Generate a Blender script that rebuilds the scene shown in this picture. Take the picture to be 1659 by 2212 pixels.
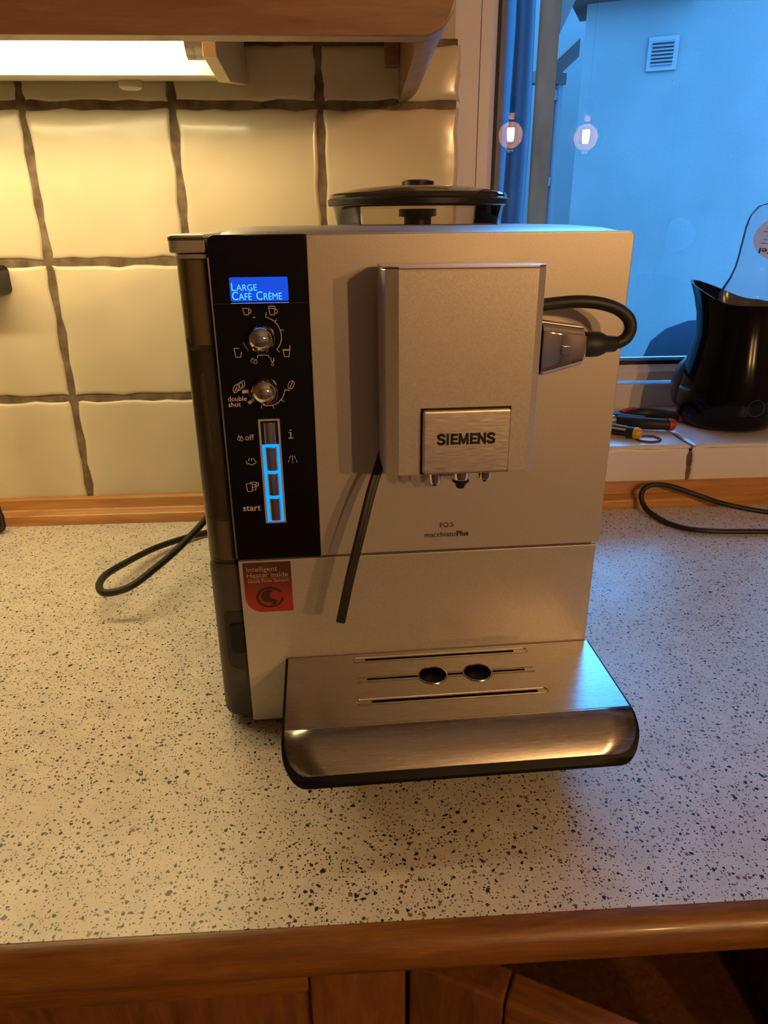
import bpy, bmesh, math, random
from mathutils import Vector, Matrix

random.seed(7)
S = bpy.context.scene
COL = S.collection
for o in list(bpy.data.objects):
    bpy.data.objects.remove(o)

# ------------------------------------------------------------------ camera
# z = 0 is the worktop, y = 0 the face of the tiled wall, x runs along the wall
cam = bpy.data.objects.new('camera', bpy.data.cameras.new('camera'))
COL.objects.link(cam)
cam.data.sensor_width = 36.0
cam.data.lens = 24.757
cam.data.clip_start = 0.02
cam.data.clip_end = 60
_R = Vector((0.9983, -0.0578, -0.0082)).normalized()
_F = Vector((0.0503, 0.9233, -0.3809)).normalized()
_U = _R.cross(_F).normalized()
_R = _F.cross(_U)
cam.matrix_world = Matrix(((_R.x, _U.x, -_F.x, 0.0), (_R.y, _U.y, -_F.y, -0.8046),
                           (_R.z, _U.z, -_F.z, 0.3306), (0, 0, 0, 1)))
S.camera = cam

# ------------------------------------------------------------------ light and exposure
W = bpy.data.worlds.new('dusk_sky'); S.world = W
W.use_nodes = True
W.node_tree.nodes['Background'].inputs[0].default_value = (0.085, 0.42, 1.0, 1)
W.node_tree.nodes['Background'].inputs[1].default_value = 15.0
TUBE_POWER = 33.0
BULB_POWER = 1520.0
vs = S.view_settings
vs.view_transform = 'Standard'; vs.look = 'None'; vs.exposure = 0.0; vs.gamma = 1.0
vs.use_curve_mapping = False
S.cycles.max_bounces = 7
S.cycles.glossy_bounces = 3
S.cycles.diffuse_bounces = 3
S.cycles.transparent_max_bounces = 12

# ------------------------------------------------------------------ materials
def mat(name, col=(.8, .8, .8), rough=.5, metal=0., spec=.5, emit=None, estr=0., coat=0.):
    m = bpy.data.materials.new(name); m.use_nodes = True
    b = m.node_tree.nodes['Principled BSDF']
    b.inputs['Base Color'].default_value = (*col, 1)
    b.inputs['Roughness'].default_value = rough
    b.inputs['Metallic'].default_value = metal
    b.inputs['Specular IOR Level'].default_value = spec
    b.inputs['Coat Weight'].default_value = coat
    b.inputs['Coat Roughness'].default_value = .1
    if emit:
        b.inputs['Emission Color'].default_value = (*emit, 1)
        b.inputs['Emission Strength'].default_value = estr
    return m
def nt(m): return m.node_tree.nodes, m.node_tree.links, m.node_tree.nodes['Principled BSDF']
def coords(m, scale=(1, 1, 1), rot=(0, 0, 0)):
    n, l, b = nt(m)
    tc = n.new('ShaderNodeTexCoord'); mp = n.new('ShaderNodeMapping')
    mp.inputs['Scale'].default_value = scale; mp.inputs['Rotation'].default_value = rot
    l.new(tc.outputs['Object'], mp.inputs['Vector'])
    return mp.outputs['Vector']
def ramp(m, fac, stops):
    n, l, b = nt(m)
    r = n.new('ShaderNodeValToRGB')
    e = r.color_ramp.elements
    while len(e) < len(stops): e.new(.5)
    for k, (p, c) in enumerate(stops):
        e[k].position = p; e[k].color = (*c, 1)
    l.new(fac, r.inputs['Fac'])
    return r.outputs['Color']
def noise(m, vec, scale, detail=3, rough=.5, dist=0.):
    n, l, b = nt(m)
    t = n.new('ShaderNodeTexNoise'); t.inputs['Scale'].default_value = scale
    t.inputs['Detail'].default_value = detail; t.inputs['Roughness'].default_value = rough
    t.inputs['Distortion'].default_value = dist
    if vec: l.new(vec, t.inputs['Vector'])
    return t.outputs['Fac']
def bump(m, h, strength, dist=.002):
    n, l, b = nt(m)
    t = n.new('ShaderNodeBump'); t.inputs['Strength'].default_value = strength
    t.inputs['Distance'].default_value = dist
    l.new(h, t.inputs['Height']); l.new(t.outputs['Normal'], b.inputs['Normal'])
def mixc(m, fac, a, b_):
    n, l, b = nt(m)
    t = n.new('ShaderNodeMix'); t.data_type = 'RGBA'
    for s, v in ((0, fac), (6, a), (7, b_)):
        if isinstance(v, (int, float)): t.inputs[s].default_value = v
        elif isinstance(v, tuple): t.inputs[s].default_value = (*v, 1)
        else: l.new(v, t.inputs[s])
    return t.outputs[2]
def math_(m, op, a, b_=None):
    n, l, b = nt(m)
    t = n.new('ShaderNodeMath'); t.operation = op
    for k, v in enumerate((a, b_)):
        if v is None: continue
        if isinstance(v, (int, float)): t.inputs[k].default_value = v
        else: l.new(v, t.inputs[k])
    return t.outputs[0]

def wood(name, dark, mid, light, scale=(6, 60, 60), rough=.38, coat=.12):
    m = mat(name, mid, rough, coat=coat)
    n, l, b = nt(m)
    v = coords(m, scale)
    a = noise(m, v, 2.2, 5, .62, .6)
    c = ramp(m, a, [(.28, dark), (.5, mid), (.74, light)])
    v2 = coords(m, (scale[0] * 4, scale[1] * 5, scale[2] * 5))
    f = noise(m, v2, 3.0, 3, .6)
    c2 = mixc(m, ramp(m, f, [(.42, (0, 0, 0)), (.72, (.45, .45, .45))]), c, dark)
    l.new(c2, b.inputs['Base Color'])
    bump(m, f, .12, .0006)
    return m
def vary(m, scale, c1, c2, lo=.35, hi=.65, detail=3, stretch=(1, 1, 1)):
    n, l, b = nt(m)
    f = noise(m, coords(m, stretch), scale, detail)
    l.new(ramp(m, f, [(lo, c1), (hi, c2)]), b.inputs['Base Color'])
    return f

MT = {}
MT['wood_top'] = wood('varnished_beech', (.12, .044, .008), (.23, .092, .016), (.33, .145, .030))
MT['wood_cab'] = wood('cabinet_beech', (.21, .108, .064), (.31, .17, .102), (.39, .215, .136), scale=(5, 40, 40))
MT['wood_cab_v'] = wood('cabinet_beech_upright', (.10, .036, .010), (.21, .078, .020), (.28, .115, .034), scale=(40, 40, 5))
MT['wood_strip'] = wood('strip_pine', (.36, .15, .04), (.58, .27, .085), (.66, .35, .13), scale=(3, 60, 60), rough=.3)
MT['tile'] = mat('cream_glaze', (.74, .64, .45), .22, coat=.15)
f = vary(MT['tile'], 9, (.63, .555, .40), (.72, .64, .48), detail=2)
bump(MT['tile'], noise(MT['tile'], coords(MT['tile']), 26, 2), .35, .0025)
MT['grout'] = mat('brown_grey_grout', (.15, .11, .08), .95, spec=.1)
vary(MT['grout'], 60, (.12, .085, .06), (.235, .18, .125))
MT['sill_tile'] = mat('pale_sill_glaze', (.80, .78, .78), .28)
bump(MT['sill_tile'], noise(MT['sill_tile'], coords(MT['sill_tile']), 40, 2), .2, .002)
MT['room_wall'] = mat('room_wall_paint', (.27, .215, .165), .9, spec=.2)
MT['plaster'] = mat('off_white_plaster', (.62, .54, .46), .9, spec=.2)
MT['frame'] = mat('window_plastic', (.80, .78, .80), .38)
MT['gasket'] = mat('black_rubber_gasket', (.008, .008, .01), .6)
MT['spacer'] = mat('grey_glazing_spacer', (.20, .20, .22), .5)

def laminate():
    m = mat('speckled_laminate', (.66, .6, .5), .36)
    n, l, b = nt(m)
    v0 = coords(m)
    nz = n.new('ShaderNodeTexNoise'); nz.inputs['Scale'].default_value = 420; nz.inputs['Detail'].default_value = 2
    l.new(v0, nz.inputs['Vector'])
    off = n.new('ShaderNodeVectorMath'); off.operation = 'MULTIPLY_ADD'
    l.new(nz.outputs['Color'], off.inputs[0]); off.inputs[1].default_value = (.0032, .0032, 0)
    l.new(v0, off.inputs[2])
    base = ramp(m, noise(m, v0, 45, 4, .65), [(.3, (.66, .63, .55)), (.7, (.82, .785, .70))])
    col = base
    for sc, rad, keep, dk in ((560, .33, .62, ((.015, .013, .014), (.16, .13, .11))),
                              (290, .33, .40, ((.012, .012, .016), (.24, .13, .06))),
                              (110, .17, .13, ((.015, .015, .02), (.16, .15, .16)))):
        vo = n.new('ShaderNodeTexVoronoi'); vo.voronoi_dimensions = '2D'; vo.inputs['Scale'].default_value = sc
        l.new(off.outputs[0], vo.inputs['Vector'])
        sp = n.new('ShaderNodeSeparateColor'); l.new(vo.outputs['Color'], sp.inputs[0])
        r_ = math_(m, 'MULTIPLY', math_(m, 'MULTIPLY', sp.outputs[0], rad), math_(m, 'LESS_THAN', sp.outputs[1], keep))
        mask = math_(m, 'LESS_THAN', vo.outputs['Distance'], r_)
        fc = ramp(m, sp.outputs[2], [(.55, dk[0]), (.9, dk[1])])
        col = mixc(m, mask, col, fc)
    l.new(col, b.inputs['Base Color'])
    sm = noise(m, coords(m), 9, 3)
    l.new(ramp(m, sm, [(.3, (.27, .27, .27)), (.7, (.42, .42, .42))]), b.inputs['Roughness'])
    bump(m, noise(m, v0, 160, 2), .10, .0008)
    return m
MT['laminate'] = laminate()

def speckled_silver(name, col, rough, metal):
    m = mat(name, col, rough, metal)
    n, l, b = nt(m)
    f = noise(m, coords(m), 1500, 2)
    l.new(ramp(m, f, [(.3, tuple(c * .86 for c in col)), (.7, tuple(min(1, c * 1.1) for c in col))]), b.inputs['Base Color'])
    return m
MT['silver'] = speckled_silver('silver_lacquer', (.58, .54, .495), .41, .5)
MT['silver_top'] = speckled_silver('silver_top_lacquer', (.48, .46, .44), .38, .55)
MT['silver_lid'] = mat('silver_lid', (.50, .47, .40), .33, .5)
MT['dark_grey'] = mat('dark_grey_plastic', (.055, .05, .045), .42)
MT['black_plastic'] = mat('black_plastic', (.010, .009, .010), .42, spec=.3)
MT['tray_black'] = mat('tray_black_plastic', (.005, .0045, .0045), .45, spec=.12)
MT['black_soft'] = mat('black_rubber', (.014, .013, .013), .5)
MT['black_gloss'] = mat('black_gloss_panel', (.004, .0035, .0045), .16, spec=.3)
MT['chrome'] = mat('chrome', (.82, .80, .78), .06, 1.)
MT['chrome_dull'] = mat('button_chrome', (.72, .70, .69), .12, 1.)
MT['bright_edge'] = mat('metal_edge', (.65, .62, .56), .3, 1.)
MT['print'] = mat('warm_white_print', (.62, .55, .47), .6, emit=(.62, .55, .47), estr=0.)
MT['ink'] = mat('black_ink', (.012, .010, .010), .5)
MT['frame_silver'] = mat('button_frame_silver', (.58, .53, .47), .4, .35)
MT['screen'] = mat('blue_screen', (.0, .02, .2), .3, emit=(.004, .06, .62), estr=1.15)
MT['screen_text'] = mat('cyan_screen_text', (.05, .4, .6), .3, emit=(.10, .60, 1.0), estr=1.2)
MT['led'] = mat('blue_led', (0, .05, .4), .3, emit=(.0, .14, 1.0), estr=3.0)
MT['led_line'] = mat('pale_blue_led', (.2, .4, .8), .3, emit=(.10, .30, 1.0), estr=.9)
MT['led_dark'] = mat('unlit_led', (.004, .006, .06), .3)

def brushed(name, col, rough, axis_scale, amt=.12):
    m = mat(name, col, rough, 1.)
    n, l, b = nt(m)
    f = noise(m, coords(m, axis_scale), 1., 3, .6)
    l.new(ramp(m, f, [(.3, tuple(c * .84 for c in col)), (.7, tuple(min(1, c * 1.08) for c in col))]), b.inputs['Base Color'])
    l.new(ramp(m, f, [(.25, (rough - amt,) * 3), (.75, (rough + amt,) * 3)]), b.inputs['Roughness'])
    bump(m, f, .05, .0004)
    return m
MT['plate_brushed'] = brushed('brushed_nameplate', (.82, .76, .66), .40, (120, 1, 2600))
MT['tray_steel'] = brushed('brushed_steel', (.46, .435, .41), .26, (60, 2600, 2600), .03)

def glassy(name, tint, ior=1.45, rough=.0, haze=0., hazecol=(.5, .5, .5)):
    """clear or smoky sheet: fresnel reflection over straight-through transmission"""
    m = bpy.data.materials.new(name); m.use_nodes = True
    n, l = m.node_tree.nodes, m.node_tree.links
    for x in list(n):
        if x.type == 'BSDF_PRINCIPLED': n.remove(x)
    out = [x for x in n if x.type == 'OUTPUT_MATERIAL'][0]
    tr = n.new('ShaderNodeBsdfTransparent'); tr.inputs[0].default_value = (*tint, 1)
    gl = n.new('ShaderNodeBsdfGlossy'); gl.inputs['Roughness'].default_value = rough
    gl.inputs[0].default_value = (1, 1, 1, 1)
    fr = n.new('ShaderNodeFresnel'); fr.inputs[0].default_value = ior
    mx = n.new('ShaderNodeMixShader'); l.new(fr.outputs[0], mx.inputs[0])
    last = tr
    if haze:
        df = n.new('ShaderNodeBsdfDiffuse'); df.inputs[0].default_value = (*hazecol, 1)
        mh = n.new('ShaderNodeMixShader'); mh.inputs[0].default_value = haze
        l.new(tr.outputs[0], mh.inputs[1]); l.new(df.outputs[0], mh.inputs[2]); last = mh
    l.new(last.outputs[0], mx.inputs[1]); l.new(gl.outputs[0], mx.inputs[2])
    l.new(mx.outputs[0], out.inputs[0])
    return m
MT['pane'] = glassy('window_glass', (.97, .98, .98), 1.52)
def pane_specks(m):
    """dried spots and dust on the glass"""
    n, l = m.node_tree.nodes, m.node_tree.links
    out = [x for x in n if x.type == 'OUTPUT_MATERIAL'][0]
    mix0 = out.inputs[0].links[0].from_node
    tc = n.new('ShaderNodeTexCoord'); vo = n.new('ShaderNodeTexVoronoi'); vo.inputs['Scale'].default_value = 75
    l.new(tc.outputs['Object'], vo.inputs['Vector'])
    sp = n.new('ShaderNodeSeparateColor'); l.new(vo.outputs['Color'], sp.inputs[0])
    big = n.new('ShaderNodeTexNoise'); big.inputs['Scale'].default_value = 7; l.new(tc.outputs['Object'], big.inputs['Vector'])
    rr_ = n.new('ShaderNodeMath'); rr_.operation = 'MULTIPLY'; rr_.inputs[1].default_value = .13; l.new(sp.outputs[0], rr_.inputs[0])
    a = n.new('ShaderNodeMath'); a.operation = 'LESS_THAN'; l.new(vo.outputs['Distance'], a.inputs[0]); l.new(rr_.outputs[0], a.inputs[1])
    b = n.new('ShaderNodeMath'); b.operation = 'GREATER_THAN'; l.new(big.outputs['Fac'], b.inputs[0]); b.inputs[1].default_value = .54
    c = n.new('ShaderNodeMath'); c.operation = 'MULTIPLY'; l.new(a.outputs[0], c.inputs[0]); l.new(b.outputs[0], c.inputs[1])
    d = n.new('ShaderNodeMath'); d.operation = 'MULTIPLY'; l.new(c.outputs[0], d.inputs[0]); d.inputs[1].default_value = .55
    df = n.new('ShaderNodeBsdfDiffuse'); df.inputs[0].default_value = (.8, .8, .8, 1)
    mx = n.new('ShaderNodeMixShader'); l.new(d.outputs[0], mx.inputs[0])
    l.new(mix0.outputs[0], mx.inputs[1]); l.new(df.outputs[0], mx.inputs[2]); l.new(mx.outputs[0], out.inputs[0])
pane_specks(MT['pane'])
MT['smoke'] = glassy('smoky_tank_plastic', (.72, .66, .56), 1.42, .12, .16, (.22, .18, .12))
MT['water'] = mat('tank_water', (.055, .045, .032), .15)
MT['hopper'] = glassy('clear_hopper_plastic', (.94, .92, .89), 1.40, .03)
MT['lid_smoke'] = glassy('smoky_lid_plastic', (.10, .09, .085), 1.5, .08, .30, (.12, .10, .08))
MT['bottle'] = glassy('clear_bottle_plastic', (.95, .97, .98), 1.10, .06, .06, (.8, .85, .9))
MT['bulb_glass'] = glassy('bulb_glass', (.97, .95, .92), 1.45, .02, .06, (1, .8, .6))

# ------------------------------------------------------------------ mesh helpers
def link(name, me, m, parent=None, smooth=False, angle=35, weighted=False):
    o = bpy.data.objects.new(name, me)
    COL.objects.link(o)
    if m is not None: me.materials.append(MT[m] if isinstance(m, str) else m)
    if parent is not None: o.parent = parent
    if smooth:
        for p in me.polygons: p.use_smooth = True
        me.set_sharp_from_angle(angle=math.radians(angle))
    if weighted:
        w = o.modifiers.new('weighted_normals', 'WEIGHTED_NORMAL'); w.keep_sharp = True; w.weight = 100
    return o
def data(verts, faces):
    me = bpy.data.meshes.new('mesh')
    me.from_pydata([tuple(v) for v in verts], [], faces)
    me.update()
    return me
def from_bm(bm):
    bmesh.ops.recalc_face_normals(bm, faces=bm.faces)
    me = bpy.data.meshes.new('mesh'); bm.to_mesh(me); bm.free()
    return me
def bm_box(bm, x0, x1, y0, y1, z0, z1):
    r = bmesh.ops.create_cube(bm, size=1)
    for v in r['verts']:
        v.co = Vector(((x0 + x1) / 2 + v.co.x * (x1 - x0), (y0 + y1) / 2 + v.co.y * (y1 - y0), (z0 + z1) / 2 + v.co.z * (z1 - z0)))
    return r['verts']
def box(name, x0, x1, y0, y1, z0, z1, m, parent=None, bevel=0., seg=2):
    bm = bmesh.new(); bm_box(bm, x0, x1, y0, y1, z0, z1)
    if bevel: bmesh.ops.bevel(bm, geom=list(bm.edges), offset=bevel, segments=seg, affect='EDGES', profile=.5)
    return link(name, from_bm(bm), m, parent, smooth=bool(bevel), weighted=bool(bevel))
def prism(name, poly, axis, a0, a1, m, parent=None, smooth=True, bevel=0., angle=35):
    """poly is a list of 2D points; axis 'x': (y,z), 'y': (x,z), 'z': (x,y)"""
    def P(p, a): return {'x': (a, p[0], p[1]), 'y': (p[0], a, p[1]), 'z': (p[0], p[1], a)}[axis]
    bm = bmesh.new()
    A = [bm.verts.new(P(p, a0)) for p in poly]; B = [bm.verts.new(P(p, a1)) for p in poly]
    n = len(poly)
    fa = bm.faces.new(A); fb = bm.faces.new(B[::-1])
    for i in range(n): bm.faces.new((A[i], A[(i + 1) % n], B[(i + 1) % n], B[i]))
    bmesh.ops.recalc_face_normals(bm, faces=bm.faces)
    if bevel:
        ed = [e for e in bm.edges if e in fa.edges or e in fb.edges]
        bmesh.ops.bevel(bm, geom=ed, offset=bevel, segments=2, affect='EDGES', profile=.5)
    return link(name, from_bm(bm), m, parent, smooth=smooth, angle=angle, weighted=smooth)
def rrect(x0, x1, y0, y1, r, n=6):
    """rounded rectangle outline; r = one radius or (bl, br, tr, tl)"""
    R_ = r if isinstance(r, tuple) else (r,) * 4
    pts = []
    for (cx, cy, a, q) in ((x0, y0, 180, R_[0]), (x1, y0, 270, R_[1]), (x1, y1, 0, R_[2]), (x0, y1, 90, R_[3])):
        sx = 1 if cx == x0 else -1; sy = 1 if cy == y0 else -1
        if q <= 0: pts.append((cx, cy)); continue
        for k in range(n + 1):
            t = math.radians(a + 90 * k / n)
            pts.append((cx + sx * q + q * math.cos(t), cy + sy * q + q * math.sin(t)))
    return pts
def lathe(name, prof, loc, m, parent=None, seg=32, axis='z', smooth=True, angle=40, squash=1.):
    """prof: (radius, height) pairs along the axis"""
    vs_, fs = [], []
    for (r, h) in prof:
        for k in range(seg):
            t = 2 * math.pi * k / seg
            a, b_ = r * math.cos(t), r * math.sin(t) * squash
            p = {'z': (a, b_, h), 'y': (a, h, b_), 'x': (h, a, b_)}[axis]
            vs_.append((loc[0] + p[0], loc[1] + p[1], loc[2] + p[2]))
    for i in range(len(prof) - 1):
        for k in range(seg):
            a = i * seg + k; b_ = i * seg + (k + 1) % seg
            fs.append((a, b_, b_ + seg, a + seg))
    me = data(vs_, fs)
    bm = bmesh.new(); bm.from_mesh(me)
    bmesh.ops.remove_doubles(bm, verts=bm.verts, dist=1e-7)
    bmesh.ops.dissolve_degenerate(bm, edges=bm.edges, dist=1e-7)
    return link(name, from_bm(bm), m, parent, smooth=smooth, angle=angle)
def smooth_path(pts, n=8):
    P = [Vector(p) for p in pts]; out = []
    for i in range(len(P) - 1):
        p0 = P[max(i - 1, 0)]; p1 = P[i]; p2 = P[i + 1]; p3 = P[min(i + 2, len(P) - 1)]
        for k in range(n):
            t = k / n
            out.append(.5 * ((2 * p1) + (-p0 + p2) * t + (2 * p0 - 5 * p1 + 4 * p2 - p3) * t * t + (-p0 + 3 * p1 - 3 * p2 + p3) * t ** 3))
    out.append(P[-1]); return out
def tube(name, pts, r, m, parent=None, seg=10, n=8, cap=True, section=None):
    P = smooth_path(pts, n) if n else [Vector(p) for p in pts]
    rad = (lambda i: r) if not callable(r) else (lambda i: r(i / (len(P) - 1)))
    vs_, fs = [], []
    T = (P[1] - P[0]).normalized()
    N = T.orthogonal().normalized()
    if section: N = Vector((1, 0, 0)); N = (N - N.dot(T) * T).normalized()
    sec = section or [(math.cos(2 * math.pi * k / seg), math.sin(2 * math.pi * k / seg)) for k in range(seg)]
    seg = len(sec)
    for i, p in enumerate(P):
        T = (P[min(i + 1, len(P) - 1)] - P[max(i - 1, 0)]).normalized()
        N = (N - N.dot(T) * T).normalized(); B = T.cross(N)
        for (a, b_) in sec: vs_.append(p + (N * a + B * b_) * rad(i))
    for i in range(len(P) - 1):
        for k in range(seg):
            a = i * seg + k; b_ = i * seg + (k + 1) % seg
            fs.append((a, b_, b_ + seg, a + seg))
    if cap:
        fs.append(tuple(range(seg))[::-1]); fs.append(tuple(range(len(P) * seg - seg, len(P) * seg)))
    bm = bmesh.new(); bm.from_mesh(data(vs_, fs))
    return link(name, from_bm(bm), m, parent, smooth=True, angle=50)
def strokes(name, polylines, w, y, m, parent, t=.00015):
    """thin printed lines on a plane of constant y; points are (x, z)"""
    bm = bmesh.new()
    for pl in polylines:
        p = [Vector((a, b_)) for a, b_ in pl]
        closed = (p[0] - p[-1]).length < 1e-6 and len(p) > 3
        for i in range(len(p) - 1):
            d = p[i + 1] - p[i]
            if d.length < 1e-7: continue
            d.normalize(); nn = Vector((-d.y, d.x)) * w / 2
            a, b_ = p[i] - d * w * .35, p[i + 1] + d * w * .35
            q = [a - nn, b_ - nn, b_ + nn, a + nn]
            bm.faces.new([bm.verts.new((c.x, y, c.y)) for c in q])
    me = bpy.data.meshes.new('mesh'); bm.to_mesh(me); bm.free()
    return link(name, me, m, parent)
def text(name, runs, x0, z0, width, y, m, parent, height=None, bold=0., flip=False, t=.0001):
    """runs: list of (string, relative size[, extra bold]); fitted so the line starts at x0 on baseline z0 and is `width` long"""
    vs_, fs = [], []; pen = 0.
    for run in runs:
        s, size = run[0], run[1]; bd = run[2] if len(run) > 2 else bold
        cu = bpy.data.curves.new('t', 'FONT'); cu.body = s; cu.size = size; cu.offset = bd
        cu.resolution_u = 3; cu.fill_mode = 'FRONT'
        ob = bpy.data.objects.new('t', cu); COL.objects.link(ob)
        dg = bpy.context.evaluated_depsgraph_get()
        me = bpy.data.meshes.new_from_object(ob.evaluated_get(dg))
        bpy.data.objects.remove(ob); bpy.data.curves.remove(cu)
        xs = [v.co.x for v in me.vertices]
        if not xs: continue
        b0 = len(vs_)
        for v in me.vertices: vs_.append((pen + v.co.x, v.co.y))
        for p in me.polygons: fs.append(tuple(b0 + i for i in p.vertices))
        pen += max(xs) + .06 * size
        bpy.data.meshes.remove(me)
    mn = min(v[0] for v in vs_); mx = max(v[0] for v in vs_)
    sx = width / (mx - mn); sz = sx
    if height: sz = height / max(v[1] for v in vs_)
    k = -1 if flip else 1
    P = [(x0 + k * (v[0] - mn) * sx, y, z0 + k * v[1] * sz) for v in vs_]
    return link(name, data(P, fs), m, parent)

def tag(o, label, cat, group=None):
    o['label'] = label; o['category'] = cat
    if group: o['group'] = group
    return o
def thing(name, label, cat, loc=(0, 0, 0), rotz=0., group=None):
    o = bpy.data.objects.new(name, None); COL.objects.link(o)
    o.empty_display_size = .05
    o.location = loc; o.rotation_euler = (0, 0, rotz)
    return tag(o, label, cat, group)
def struct(o): o['kind'] = 'structure'; return o

# ================================================================== the setting
bm = bmesh.new()
for b in ((-1.6, .118, .004, .27, -.9, 1.6), (.118, 1.60, .004, .27, -.9, .068), (.118, 1.60, .004, .27, 1.32, 1.6), (1.60, 1.9, .004, .27, -.9, 1.6)):
    bm_box(bm, *b)
wall = struct(link('wall_back', from_bm(bm), 'plaster'))
# mortar bed in which the tiles sit, 3 mm behind their faces
bm = bmesh.new()
bm_box(bm, -.92, .1205, .0022, .0045, .0, .4955); bm_box(bm, .1205, 1.6, .0022, .0045, .0, .070)
bm_box(bm, .119, 1.595, .0022, .20, .0675, .0728)
link('grout_bed', from_bm(bm), 'grout', wall)

def wavy(a, seed, amp):
    return amp * (math.sin(a * 2.1 + seed) * .5 + math.sin(a * 5.3 + seed * 1.7) * .3 + math.sin(a * 9.7 + seed * 2.3) * .2)
def tile(u0, u1, v0, v1, plane, base, front, m, seed, gap=.0036, N=13, round_=.0055, depth=.0021):
    """hand-made tile with uneven edges and pillowed rim. plane 'y' -> (u,v)=(x,z) facing -y; 'z' -> (x,y) facing +z"""
    u0 += gap; u1 -= gap; v0 += gap; v1 -= gap
    lu, lv = u1 - u0, v1 - v0
    def ts(L):
        e = min(round_ / L, .3)
        return [0, e * .12, e * .45, e] + [e + (1 - 2 * e) * k / (N - 5) for k in range(1, N - 5)] + [1 - e, 1 - e * .45, 1 - e * .12, 1]
    tu, tv = ts(lu), ts(lv)
    vs_, fs = [], []
    for j, b_ in enumerate(tv):
        for i, a in enumerate(tu):
            du = (1 - a) * wavy(b_ * lv * 60, seed, .0019) + a * wavy(b_ * lv * 60, seed + 3, .0019)
            dv = (1 - b_) * wavy(a * lu * 60, seed + 5, .0017) + b_ * wavy(a * lu * 60, seed + 9, .0017)
            d = min(a * lu, (1 - a) * lu, b_ * lv, (1 - b_) * lv)
            q = max(0., 1 - d / round_)
            h = front + (base - front) * (1 - math.sqrt(max(0, 1 - q ** 3))) + .0005 * math.sin(seed + a * 3 + b_ * 4) * (1 - q)
            u, v = u0 + a * lu + du, v0 + b_ * lv + dv
            vs_.append((u, h, v) if plane == 'y' else (u, v, h))
    nu = len(tu)
    for j in range(len(tv) - 1):
        for i in range(nu - 1):
            k = j * nu + i
            fs.append((k, k + 1, k + nu + 1, k + nu) if plane == 'y' else (k, k + 1, k + nu + 1, k + nu))
    o = link('tile', data(vs_, fs), m, wall, smooth=True, angle=60)
    return o
GX = [-.8896, -.7443, -.5988, -.4533, -.3078, -.1623, -.0167, .1272]
GZ = [.022, .1485, .2937, .4390, .4935]
sd = 0
for i in range(len(GX) - 1):
    for j in range(len(GZ) - 1):
        sd += 1.37
        tile(GX[i], GX[i + 1], GZ[j], GZ[j + 1], 'y', .0035, 0.0, 'tile', sd)
SX = [.122, .277, .4225, .568, .7135, .859, 1.0045, 1.15, 1.2955, 1.441, 1.598]
for i in range(len(SX) - 1):
    sd += 1.37
    tile(SX[i], SX[i + 1], .020, .0745, 'y', .0035, 0.0, 'sill_tile', sd, gap=.0024)
    tile(SX[i], SX[i + 1], -.003, .193, 'z', .072, .0755, 'sill_tile', sd + 2, gap=.0022)

struct(box('floor', -1.6, 1.9, -3.2, .27, -.92, -.9, mat('oak_floor', (.16, .10, .06), .5)))
struct(box('ceiling', -1.6, 1.9, -3.2, .27, 1.6, 1.62, mat('white_ceiling', (.42, .38, .34), .9)))
struct(box('wall_left', -1.62, -1.6, -3.2, .27, -.9, 1.6, 'room_wall'))
struct(box('wall_right', 1.9, 1.92, -3.2, .27, -.9, 1.6, 'room_wall'))
struct(box('wall_front', -1.6, 1.9, -3.22, -3.2, -.9, 1.6, 'room_wall'))

# wooden upstand along the back of the worktop
prof = [(.0, .0), (-.015, .0), (-.0155, .004), (-.015, .009), (-.0135, .0125), (-.0080, .0165), (-.0068, .0185), (-.0064, .029), (-.003, .0305), (.0, .0305)]
t_ = prism('trim_1', [(y, z + .0002) for y, z in prof], 'x', -1.58, 1.88, 'wood_strip'); struct(t_)

# ------------------------------------------------------------------ window
win = bpy.data.objects.new('window_1', None); COL.objects.link(win); struct(win)
WX0, WX1, WZ0, WZ1 = .119, 1.598, .0735, 1.318  # unseen right and top extent enlarged to let in more sky light
def ring(name, x0, x1, z0, z1, wl, wb, y0, y1, m, bevel=0., wr=None, wt=None):
    wr = wr or wl; wt = wt or wb
    box(name, x0, x0 + wl, y0, y1, z0, z1, m, win, bevel); box(name, x1 - wr, x1, y0, y1, z0, z1, m, win, bevel)
    box(name, x0 + wl, x1 - wr, y0, y1, z0, z0 + wb, m, win, bevel); box(name, x0 + wl, x1 - wr, y0, y1, z1 - wt, z1, m, win, bevel)
ring('frame_rail', WX0, WX1, WZ0, WZ1, .0575, .036, .190, .262, 'frame', .0015)
# sash with a sloping inner edge towards the glass
def sash_bar(p0, p1, inward):
    """bar of wedge section from p0 to p1 in the xz plane, sloping down towards `inward`"""
    sec = [(0., .188), (.013, .188), (.0212, .199), (.0212, .222), (0., .222)]
    vs_ = []
    for p in (p0, p1):
        for (a, y) in sec:
            ex = 0
            vs_.append((p[0] + inward[0] * a + (p[2] * a if len(p) > 2 else 0), y, p[1] + inward[1] * a + (p[3] * a if len(p) > 2 else 0)))
    n_ = len(sec)
    fs = [tuple(range(n_))[::-1], tuple(range(n_, 2 * n_))] + [(i, (i + 1) % n_, n_ + (i + 1) % n_, n_ + i) for i in range(n_)]
    bm = bmesh.new(); bm.from_mesh(data(vs_, fs))
    link('sash_rail', from_bm(bm), 'frame', win)
SX0, SX1, SZ0, SZ1 = .1765, 1.54, .1150, 1.282
sash_bar((SX0, SZ0, 0, 1), (SX0, SZ1, 0, -1), (1, 0)); sash_bar((SX1, SZ0, 0, 1), (SX1, SZ1, 0, -1), (-1, 0))
sash_bar((SX0, SZ0, 1, 0), (SX1, SZ0, -1, 0), (0, 1)); sash_bar((SX0, SZ1, 1, 0), (SX1, SZ1, -1, 0), (0, -1))
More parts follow.
